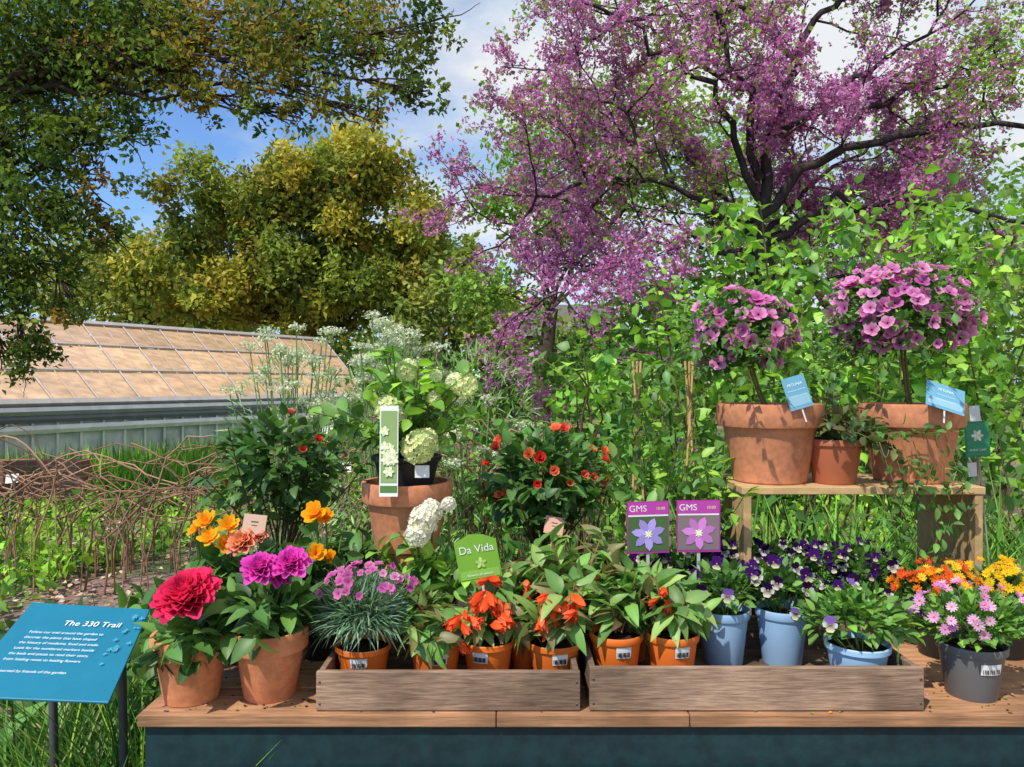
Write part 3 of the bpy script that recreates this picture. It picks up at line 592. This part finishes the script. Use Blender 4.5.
for b in B:
    st=np.array((-5.7,7.5,3.2)) if b[2]<4.2 and b[0]<-3.5 else np.array((-5.2,7.4,4.2+.25*(b[0]>-3.5))); en=np.array(b[:3]); mid=(st+en)/2+np.array([0,U(-.2,.5),U(.1,.6)])
    limb(gb,[st,mid,en],.035,.005,bc,6)
    for q in range(7): o=en+rng.normal(0,b[3]*.6,3); limb(gb,[mid*.3+en*.7,(en+o)/2+rng.normal(0,.05,3),o],.01,.003,bc,4,.01)
crown(gl,B,3900,.07,OK,S1,26,.18,.4); obj(gb,'trunk_and_limbs',BARK,e); obj(gl,'leaves',TREELEAF,e)
def bigtree(name,base,B,per,size,cols,tr=.4,bc=(.08,.06,.045),sig=.18,k=30,limbr=.12,sub=4,fork=.55):
    e=empty(name,base); gb,gl=G(),G(); bx,by,bz=base; cz=np.mean([b[2] for b in B]); cx=np.mean([b[0] for b in B])
    f=np.array((bx*.7+cx*.3,by,cz*fork)); limb(gb,[(bx,by,-.1),(bx,by,cz*.25),f],tr,tr*.6,bc,12,.02)
    for b in B:
        en=np.array(b[:3]); mid=(f+en)/2+np.array([0,0,b[3]*.2]); limb(gb,[f,mid,en],limbr,limbr*.15,bc,6,.05)
        for q in range(sub): limb(gb,[mid*.4+en*.6,en+rng.normal(0,b[3]*.5,3)],limbr*.25,limbr*.08,bc,4,.03)
    crown(gl,B,per,size,cols,S1,k,sig); obj(gb,'trunk_and_limbs',BARK,e); obj(gl,'leaves',TREELEAF,e)
YA=[(.3,.28,.05),(.34,.28,.05),(.26,.26,.045)]; YB=[(.18,.22,.045),(.13,.17,.04),(.22,.26,.05)]; YC=[(.26,.21,.045),(.18,.19,.04),(.1,.13,.035)]
B=[]
for (x,z,rx,rz,nn) in ((-8.3,6.4,1.5,1.4,15),(-5.6,7.2,1.9,1.6,22),(-3.7,6.2,1.3,1.7,16),(-6.3,5.2,2.4,1.5,26),(-9.6,4.4,1.5,.9,9),(-4.4,4.2,1.9,.9,14),(-7.4,3.8,1.9,.8,12),(-2.7,4.6,.7,1.,7)):
    for q in range(nn):
        a=U(0,2*pi); rr=math.sqrt(U()); B.append((x+rx*rr*math.cos(a),22+U(-1.9,1.2),z+rz*rr*math.sin(a),U(.45,.85),(YA,YB,YC,YA+YB)[rng.integers(0,4)]))
bigtree('oak_tree',(-6,22.6,0),B,1350,.18,YA,sig=.24,k=30,limbr=.04,sub=1,tr=.3)
bigtree('oak_tree',(-12,27,0),[(-14,27,4.8,1.9),(-12,27,5.2,1.7),(-16,27,5.5,2.2),(-10.6,27,4.2,1.5),(-11.2,26,5.7,.8),(-13,26,6.2,.9)],650,.24,[(.22,.26,.06),(.15,.2,.04),(.28,.28,.07)])
bigtree('poplar_tree',(-3,30,0),[(-3.4,30,7.,1.2),(-2.5,30,5.6,1.3),(-1.7,30,6.2,1.),(-3,30,8,.9),(-.6,30,4.6,1.3),(-4.4,30,6.2,1.2)],500,.26,[(.26,.28,.07),(.3,.3,.08),(.18,.22,.05)])
bigtree('lime_tree',(.6,15,0),[(.3,15,6.1,.9),(-.5,14.8,4.9,.6),(1.3,15,6.8,.9),(.6,15,4.4,.8),(-.1,15,3.4,.7),(2.4,15.5,6.,1.),(1.6,15.5,4.9,1.),(-.95,15,3.4,.45),(3.5,15.5,6.8,.9),(.1,15,5.3,.6),(4.6,15.5,6.2,1.),(3.,15.5,7.8,.8),(.9,15,5.4,.7)],1000,.15,[(.2,.32,.07),(.15,.26,.05),(.26,.38,.09)],.22,sig=.24,limbr=.04)
bigtree('plane_tree',(-1.6,19,0),[(-1.6,19,3.8,.9),(-.9,19,3.2,.9),(-2.4,19,3.2,.8),(-1.2,19.5,4.8,.5)],900,.2,[(.22,.25,.06),(.14,.19,.05)],.2,limbr=.05)
bigtree('ash_tree',(8,18,0),[(5,18,3.8,1.7),(8,18,4.4,2.),(11,18,4.8,2.2),(6.5,18.5,5.6,1.6),(10,19,6.4,1.9),(3.2,18,3,1.4),(13,18,4.2,2.4)],420,.22,[(.12,.21,.05),(.16,.27,.06),(.2,.3,.09)],.35)
g=G(); BB=[(x,33+U(-2,4),U(1.2,3.4),U(2.2,2.8)) for x in np.arange(-30,32,2.2)]; crown(g,BB,170,.42,[(.1,.17,.04),(.16,.2,.05),(.2,.22,.06),(.07,.12,.04)],S1,30,.22); obj(g,'distant_tree_line',TREELEAF)
# judas tree
e=empty('judas_tree',(2.9,8.2,0)); gb,gf,gl=G(),G(),G(); bc=(.05,.04,.04); TW=[]
limb(gb,[(3.0,8.2,-.1),(2.75,8.1,1.2),(2.75,7.9,2.4),(2.5,7.7,3.2)],.13,.09,bc,12,.03)
def grow(p,d,L,r,lev,mx):
    n=6; pts=[p]; 
    for i in range(n):
        d=nrm(d+rng.normal(0,.22,3)+np.array([0,0,.02])); p=p+d*L/n; pts.append(p)
        if lev>=1: TW.append((*p,lev))
        if lev<mx and i>=1 and U()<(.72 if lev<2 else .45):
            s=rng.normal(0,1,3); s[1]*=.8; s=nrm(s-d*np.dot(s,d)); grow(p,nrm(d*.7+s*.8+np.array([0,0,.05])),L*U(.45,.7),r*.5,lev+1,mx)
    tube(gb,pts,np.linspace(r,r*.4,len(pts)),bc,4 if lev>1 else 6)
LIMBS=[([(2.5,7.7,3.2),(2.65,7.5,4.2),(2.9,7.4,4.9),(3.3,7.2,5.5)],.055),([(2.55,7.65,3.4),(2.,7.3,4.3),(1.4,7.2,4.8),(.7,7,5.1)],.035),([(2.5,7.7,3.2),(3.2,7.4,3.9),(4.2,7.2,4.0),(5.5,7,3.9)],.05),
([(2.5,7.7,3.1),(1.6,7.4,3.5),(.7,7.2,3.5),(.05,7,3.0)],.03),([(2.55,7.8,2.9),(3.3,7.6,3.4),(4.4,7.4,3.3),(5.6,7.2,2.9)],.04),([(2.6,7.5,4.),(3.4,7.4,4.5),(4.2,7.3,5.1)],.035),([(2.6,7.9,2.6),(1.8,7.4,2.95),(1.,7.2,2.7),(.3,7.,2.3)],.02),
([(2.55,7.6,3.6),(2.3,7.4,4.6),(2.0,7.5,5.5)],.04),([(2.8,7.45,4.8),(2.4,7.3,5.2),(1.6,7.2,5.5)],.028),([(3.4,7.4,4.1),(4.4,7.6,4.6),(5.1,7.6,4.7)],.028),([(2.7,8,2.3),(3.6,7.8,2.7),(5.,7.6,2.6)],.025),([(1.6,7.4,3.5),(1.2,7.4,4.1),(.6,7.3,4.4)],.022),
([(2.6,7.8,3.),(2.2,8.6,3.9),(1.4,9.2,4.7)],.03),([(2.6,7.8,3.),(3.6,8.5,3.9),(4.8,9.,4.7)],.03),([(2.6,7.8,3.),(2.9,8.8,4.4),(3.2,9.4,5.8)],.03),([(2.6,7.8,2.8),(1.9,8.4,3.3),(.9,8.8,3.6)],.025),([(2.6,7.8,3.),(3.5,8.6,3.3),(5.,8.8,3.6)],.028),([(2.3,7.4,4.4),(1.7,7.6,5.),(.9,7.7,5.6)],.025)]
for l,rr in LIMBS:
    Q=limb(gb,l,rr*1.15,rr*.4,bc,8,.045)
    for i in range(2,len(Q)):
        if U()<.68:
            d=nrm(Q[i]-Q[i-1]); s=rng.normal(0,1,3); s=nrm(s-d*np.dot(s,d)); grow(Q[i],nrm(d*.5+s*.8+np.array([0,0,.12])),U(.6,1.05),.012,1,3)
    grow(Q[-1],nrm(Q[-1]-Q[-3]),.8,.012,1,3)
TW=np.array(TW); print('twigs',len(TW))
nz=np.sin(TW[:,0]*2.1+1)+np.sin(TW[:,2]*2.7+TW[:,0])+rng.normal(0,.6,len(TW))
pk=TW[(nz>-1.1)][:,:3]; P=np.repeat(pk,6,0)+rng.normal(0,.04,(len(pk)*6,3)); P=P[rng.permutation(len(P))[:100000]]; print('blossom',len(P))
scatter(gf,PUFF,P,rng.normal(0,1,P.shape),U(.018,.038,len(P)),[(.56,.2,.44),(.66,.33,.57),(.46,.14,.35)],.2,face='z')
gr=TW[(nz<.1)|(TW[:,2]>4.9)][:,:3]; P=np.repeat(gr,3,0)+rng.normal(0,.06,(len(gr)*3,3)); P=P[rng.permutation(len(P))[:30000]]
scatter(gl,S_round,P,rng.normal(0,1,P.shape)+np.array([0,0,-.2]),U(.03,.065,len(P)),[(.2,.33,.06),(.27,.4,.08),(.15,.26,.05)],.25)
obj(gb,'trunk_and_limbs',BARK,e); obj(gf,'blossom',PETAL,e); obj(gl,'leaves',TREELEAF,e)
# bright green lime-leaved shrub close behind
e=empty('hazel_shrub',(1.5,3.8,0)); gs,gl=G(),G()
for k in range(34):
    x=U(.4,2.9); arch(gs,gl,(x*.7+.45,3.8+U(-.3,.3),.3),1,(2.1 if x>.9 else 1.5)*U(.85,1.1),HEART,.08,LG+LG+MG,3,.3,.008,(1.25,1.5),14,(.15,.13,.05),(-.9,.9) if x>1.5 else (2.2,4.),.25,5)
B=[(.9,3.8,1.8,.28),(1.4,3.8,2.05,.32),(1.9,3.8,2.0,.34),(2.4,3.9,2.05,.34),(1.1,3.7,2.3,.16),(1.65,3.7,2.3,.18),(.5,3.9,1.6,.22),(2.1,3.7,2.3,.18),(2.6,3.7,2.2,.2),(1.5,3.9,1.5,.35),(2.3,3.9,1.5,.35),(1.2,3.9,1.7,.35),(1.9,3.9,1.7,.35)]
for b in B:
    d=sph(int(950*b[3]**1.5)); P=np.array(b[:3])+d*b[3]*U(.2,1.2,(len(d),1)); scatter(gl,HEART,P,d+rng.normal(0,.6,d.shape)+np.array([0,0,-.2]),U(.04,.078,len(d)),LG+LG+MG,.25)
obj(gs,'stems',STEM,e); obj(gl,'foliage',LEAF,e)
def shrub(name,B,per,size,cols,T=S1,base=None,sig=.2,k=18):
    e=empty(name,(B[0][0],B[0][1],0)); gb,gl=G(),G()
    for b in B:
        for q in range(5): en=np.array(b[:3])+rng.normal(0,b[3]*.4,3); limb(gb,[(b[0]+rng.normal(0,.1),b[1]+.1,-.02),((b[0]+en[0])/2,b[1],en[2]*.5),en],.012,.003,(.12,.09,.05),4,.02)
    crown(gl,B,per,size,cols,T,k,sig,.0); obj(gb,'stems',BARK,e); obj(gl,'foliage',BEDLEAF,e)
shrub('laurel_shrub',[(.1,3.4,.9,.35),(.55,3.3,1.15,.35),(.3,3.4,1.35,.22),(-.15,3.6,.75,.3),(.35,3.4,1.55,.15)],1700,.065,MG+LG[2:]+DG,SMALL)
shrub('laurel_shrub',[(1.2,3.2,.9,.4),(1.7,3.1,.9,.4),(2.2,3.2,1.1,.4),(2.3,3.,.6,.4),(1.9,3.3,1.3,.3),(1.3,3.3,1.3,.3)],1300,.07,DG+MG+LG[2:],SMALL)
shrub('viburnum_shrub',[(-.5,4.6,.7,.4),(.2,5,.9,.5),(1.,5,1.2,.5),(1.9,5,1.3,.55),(2.8,5.2,1.2,.6),(3.6,5.2,1.3,.6)],1000,.085,LG[2:]+MG,S_round)
shrub('privet_shrub',[(-.3,8.5,.8,.6),(.6,8.8,1.2,.8),(1.8,9,1.4,.8),(3.2,9,1.6,.9),(4.6,9,1.5,.9),(6,9,1.6,1.),(-1.2,9.5,.7,.5)],550,.11,MG+LG[2:],S_round)
shrub('yew_hedge',[(-3+1.1*k,13.5+U(-.4,.4),.9+U(-.1,.4),.8) for k in range(11)],380,.13,DG+MG,S1)
shrub('elder_shrub',[(-1.6,17,1.6,1.1),(-.2,17,1.8,1.2),(1.5,17,2.,1.3),(3.2,17,2.1,1.4)],350,.16,MG+DG,S1)
# umbel plants
for i,(x,y,z0,z1,sp,n) in enumerate(((-1.12,3.8,1.25,1.78,.2,46),(-.6,3.6,1.4,1.84,.16,52),(-.2,3.7,1.1,1.55,.2,12))):
    e=empty('cow_parsley_plant',(x,y,0)); gs,gl,gf=G(),G(),G()
    for q in range(n):
        p=np.array((x+rng.normal(0,sp*.7),y+rng.normal(0,.12),z0+(z1-z0)*U())); tube(gs,[(x+rng.normal(0,.06),y,.0),((x+p[0])/2,y,p[2]*.55),p],.003,(.2,.3,.12),4)
        C0=[]; us=U(.7,1.3)
        for a in range(9):
            an=a*2.4; rr=.045*us*math.sqrt((a+.5)/9); o=p+np.array([math.cos(an)*rr,math.sin(an)*rr,.028*us+rng.normal(0,.004)]); tube(gs,[p,o],.0008,(.25,.36,.15),3); C0.append(o)
        P=np.repeat(np.array(C0),10,0)+rng.normal(0,.0075,(90,3)); scatter(gf,S_round,P,rng.normal(0,1,P.shape),.015,[(.68,.76,.52),(.54,.66,.4),(.78,.82,.66)],.2)
    d=sph(1100); P=np.array((x,y,1.05))+d*np.array((sp*1.7,.2,.6)); scatter(gl,BLADE2,P,d+rng.normal(0,.5,d.shape),U(.04,.1,len(d)),[(.2,.31,.13),(.26,.38,.16)],.25)
    finish(e,gs,gl,gf)
# ================================================================= willow hurdle, beds, grass
g=G()
def hoop(x0,y0,w,h,r=.008):
    t=np.linspace(0,pi,15); a=U(-.5,.5); P=np.stack([x0-np.cos(t)*w/2,y0+np.sin(a)*np.cos(t)*w*.3+rng.normal(0,.02,15),h*np.sin(t)**.7],1); P[1:-1]+=rng.normal(0,.018,(13,3))
    tube(g,P,np.linspace(r,r*.5,15),np.array((.3,.18,.12))*U(.5,1.3),5)
for k in range(85): hoop(U(-4.8,-1.2),5.6+U(-.45,.6),U(.5,1.4),U(.6,1.15),U(.004,.01))
for k in range(18):
    x=U(-5,-1.5); z=U(.5,1.); t=np.linspace(0,1,12); P=np.stack([x+t*U(.8,1.6),5.6+rng.normal(0,.06,12),z+.08*np.sin(t*9+U(0,6))],1); tube(g,P,.006,np.array((.3,.18,.12))*U(.6,1.4),5)
obj(g,'willow_hurdle_fence',STEM)
g=G()
for k in range(80): hoop(U(-.9,.5),4.2+U(-.3,.4),U(.4,.9),U(.8,1.3),U(.004,.009))
obj(g,'willow_hurdle_fence',STEM)
g=G(); n=2100; cx=U(-8,5,n); cy=U(3.0,13,n); keep=~((np.abs(cx+2.4-.1*(cy-5))<.75)&(cy<7.6)); cx,cy=cx[keep],cy[keep]
ck=tints(len(cx),MG+LG+LG[2:],.2); m=20; hh=U(.08,.35,len(cx))
P=np.repeat(np.stack([cx,cy,np.zeros(len(cx))],1),m,0); H=np.repeat(hh,m); P+=np.stack([rng.normal(0,.1,len(P)),rng.normal(0,.1,len(P)),U(0,1,len(P))*H],1)
D=rng.normal(0,.7,P.shape)+np.array([0,0,.7]); g.inst(SMALL,fr_y(D,.5)*U(.06,.13,len(P))[:,None,None],P,np.repeat(ck,m,0)*U(.7,1.3,(len(P),1))); obj(g,'flower_bed_foliage',BEDLEAF)
def grass(name,x0,x1,y0,y1,n,h0,h1,cols,T=BLADE2,w=1.):
    g=G(); P=np.stack([U(x0,x1,n),U(y0,y1,n),np.zeros(n)],1); D=rng.normal(0,.22,(n,3))+np.array([0,0,1]); 
    s=U(h0,h1,n); R=fr_y(D,.5)*s[:,None,None]; R[:,:,0]*=w; g.inst(T,R,P,tints(n,cols,.25)); obj(g,name,BEDLEAF)
grass('tall_grass',-1.45,-.8,1.75,2.7,1500,.35,.8,MG+DG+[(.25,.3,.12)],BLADE,.22)
grass('tall_grass',-.97,-.76,1.5,1.9,200,.6,.86,MG+LG,BLADE,.15)
grass('meadow_grass',-7,-1,8.5,12.5,9000,.3,.8,LG+MG,BLADE2,.5)
grass('ornamental_grass',.75,2.4,2.35,2.9,1500,.6,1.15,MG+LG[2:],BLADE,.3)
grass('ornamental_grass',-1.3,.5,2.5,3.0,1100,.35,.7,DG+MG,BLADE,.4)
g=G(); n=420; P=np.stack([U(-2.6,-.7,n),U(2.1,3.2,n),U(.1,.5,n)],1); scatter(g,OVW,P,rng.normal(0,.6,P.shape)+np.array([0,0,.5]),U(.08,.15,n),DG+MG,.3); P[:,0]+=2.2; scatter(g,OVW,P,rng.normal(0,.6,P.shape)+np.array([0,0,.5]),U(.08,.15,n),DG+MG,.3)
n=160; P=np.stack([U(-1.3,-.75,n),U(2.0,2.4,n),U(.6,.85,n)],1); scatter(g,OVW,P,rng.normal(0,.6,P.shape)+np.array([0,0,.3]),U(.06,.11,n),DG+MG,.3); obj(g,'hosta_foliage',LEAF)
g=G(); limb(g,[(-2.6,2.9,.03),(-1.9,3.05,.05),(-1.45,3.4,.05),(-1.3,4.,.04)],.05,.045,(.34,.25,.15),10,.004); obj(g,'log_edging',BARK)
g=G(); n=5000; P=np.stack([U(-5,0,n),U(3.5,9,n),U(.035,.06,n)],1); scatter(g,S1,P,rng.normal(0,1,P.shape)*np.array([1,1,.2]),U(.03,.07,n),[(.45,.32,.24),(.3,.19,.13),(.55,.42,.32)],.3); obj(g,'wood_chip_mulch',STEM)
for x,y,z in ((-2.0,8,1.0),(-5.0,7.4,.55),(-1.5,6.6,.75),(.4,6,1.)):
    e=empty('white_plant_label',(x,y,0)); M=frame((x,y,z),(1,0,.1),(0,.3,1)); g=G(); slab(g,M,.13,.09,.003,(.7,.7,.68)); slab(g,M,.012,z,.003,(.2,.2,.2),0,-z/2,-.004); obj(g,'card',CARD,e,False)
# ================================================================= SKY, SUN, CAMERA
w=bpy.data.worlds.new('World'); sc.world=w; w.use_nodes=True; N=w.node_tree.nodes; K=w.node_tree.links
bg=N['Background']; sky=N.new('ShaderNodeTexSky'); sky.sky_type='NISHITA'; sky.sun_disc=False
sd=Vector((-.45,-.55,.95)).normalized(); sky.sun_elevation=math.asin(sd.z); sky.sun_rotation=math.atan2(sd.x,sd.y); sky.air_density=1.0; sky.dust_density=.2; sky.ozone_density=3.5
tc=N.new('ShaderNodeTexCoord'); mp=N.new('ShaderNodeMapping'); mp.inputs['Scale'].default_value=(1,1,2.2); mp.inputs['Location'].default_value=(.35,0,.2)
no=N.new('ShaderNodeTexNoise'); no.inputs['Scale'].default_value=2.4; no.inputs['Detail'].default_value=6; no.inputs['Roughness'].default_value=.55
K.new(tc.outputs['Generated'],mp.inputs[0]); K.new(mp.outputs[0],no.inputs['Vector'])
sx=N.new('ShaderNodeSeparateXYZ'); K.new(tc.outputs['Generated'],sx.inputs[0])
ad=N.new('ShaderNodeMath'); ad.operation='MULTIPLY_ADD'; ad.inputs[1].default_value=.5; K.new(sx.outputs[0],ad.inputs[0]); K.new(no.outputs['Fac'],ad.inputs[2])
rp=N.new('ShaderNodeValToRGB'); rp.color_ramp.elements[0].position=.37; rp.color_ramp.elements[1].position=.56; K.new(ad.outputs[0],rp.inputs[0])
blu=N.new('ShaderNodeVectorMath'); blu.operation='MULTIPLY'; blu.inputs[1].default_value=(.95,1.15,1.4); K.new(sky.outputs[0],blu.inputs[0])
n2=N.new('ShaderNodeTexNoise'); n2.inputs['Scale'].default_value=3.2; n2.inputs['Detail'].default_value=5; K.new(mp.outputs[0],n2.inputs['Vector'])
r2=N.new('ShaderNodeValToRGB'); r2.color_ramp.elements[0].color=(3.7,4.9,6.3,1); r2.color_ramp.elements[1].color=(6.1,6.3,6.55,1); r2.color_ramp.elements[0].position=.38; r2.color_ramp.elements[1].position=.54; K.new(n2.outputs['Fac'],r2.inputs[0])
mx=N.new('ShaderNodeMix'); mx.data_type='RGBA'; K.new(rp.outputs[0],mx.inputs[0]); K.new(blu.outputs[0],mx.inputs[6]); K.new(r2.outputs[0],mx.inputs[7]); K.new(mx.outputs[2],bg.inputs[0]); bg.inputs[1].default_value=.14
sl=bpy.data.lights.new('sun','SUN'); sl.energy=5.0; sl.angle=math.radians(1.); sl.color=(1,.93,.82); so=bpy.data.objects.new('sun',sl); sc.collection.objects.link(so); so.rotation_euler=sd.to_track_quat('Z','Y').to_euler(); so.location=(-5,-5,10)
cam=bpy.data.cameras.new('camera'); cam.lens=26.016; cam.sensor_width=36; cam.clip_end=600; cam.clip_start=.05
co=bpy.data.objects.new('camera',cam); co.location=(0,0,1.5); co.rotation_euler=(pi/2,0,0); sc.collection.objects.link(co); sc.camera=co
sc.view_settings.view_transform='Standard'; sc.view_settings.look='None'; sc.view_settings.exposure=0
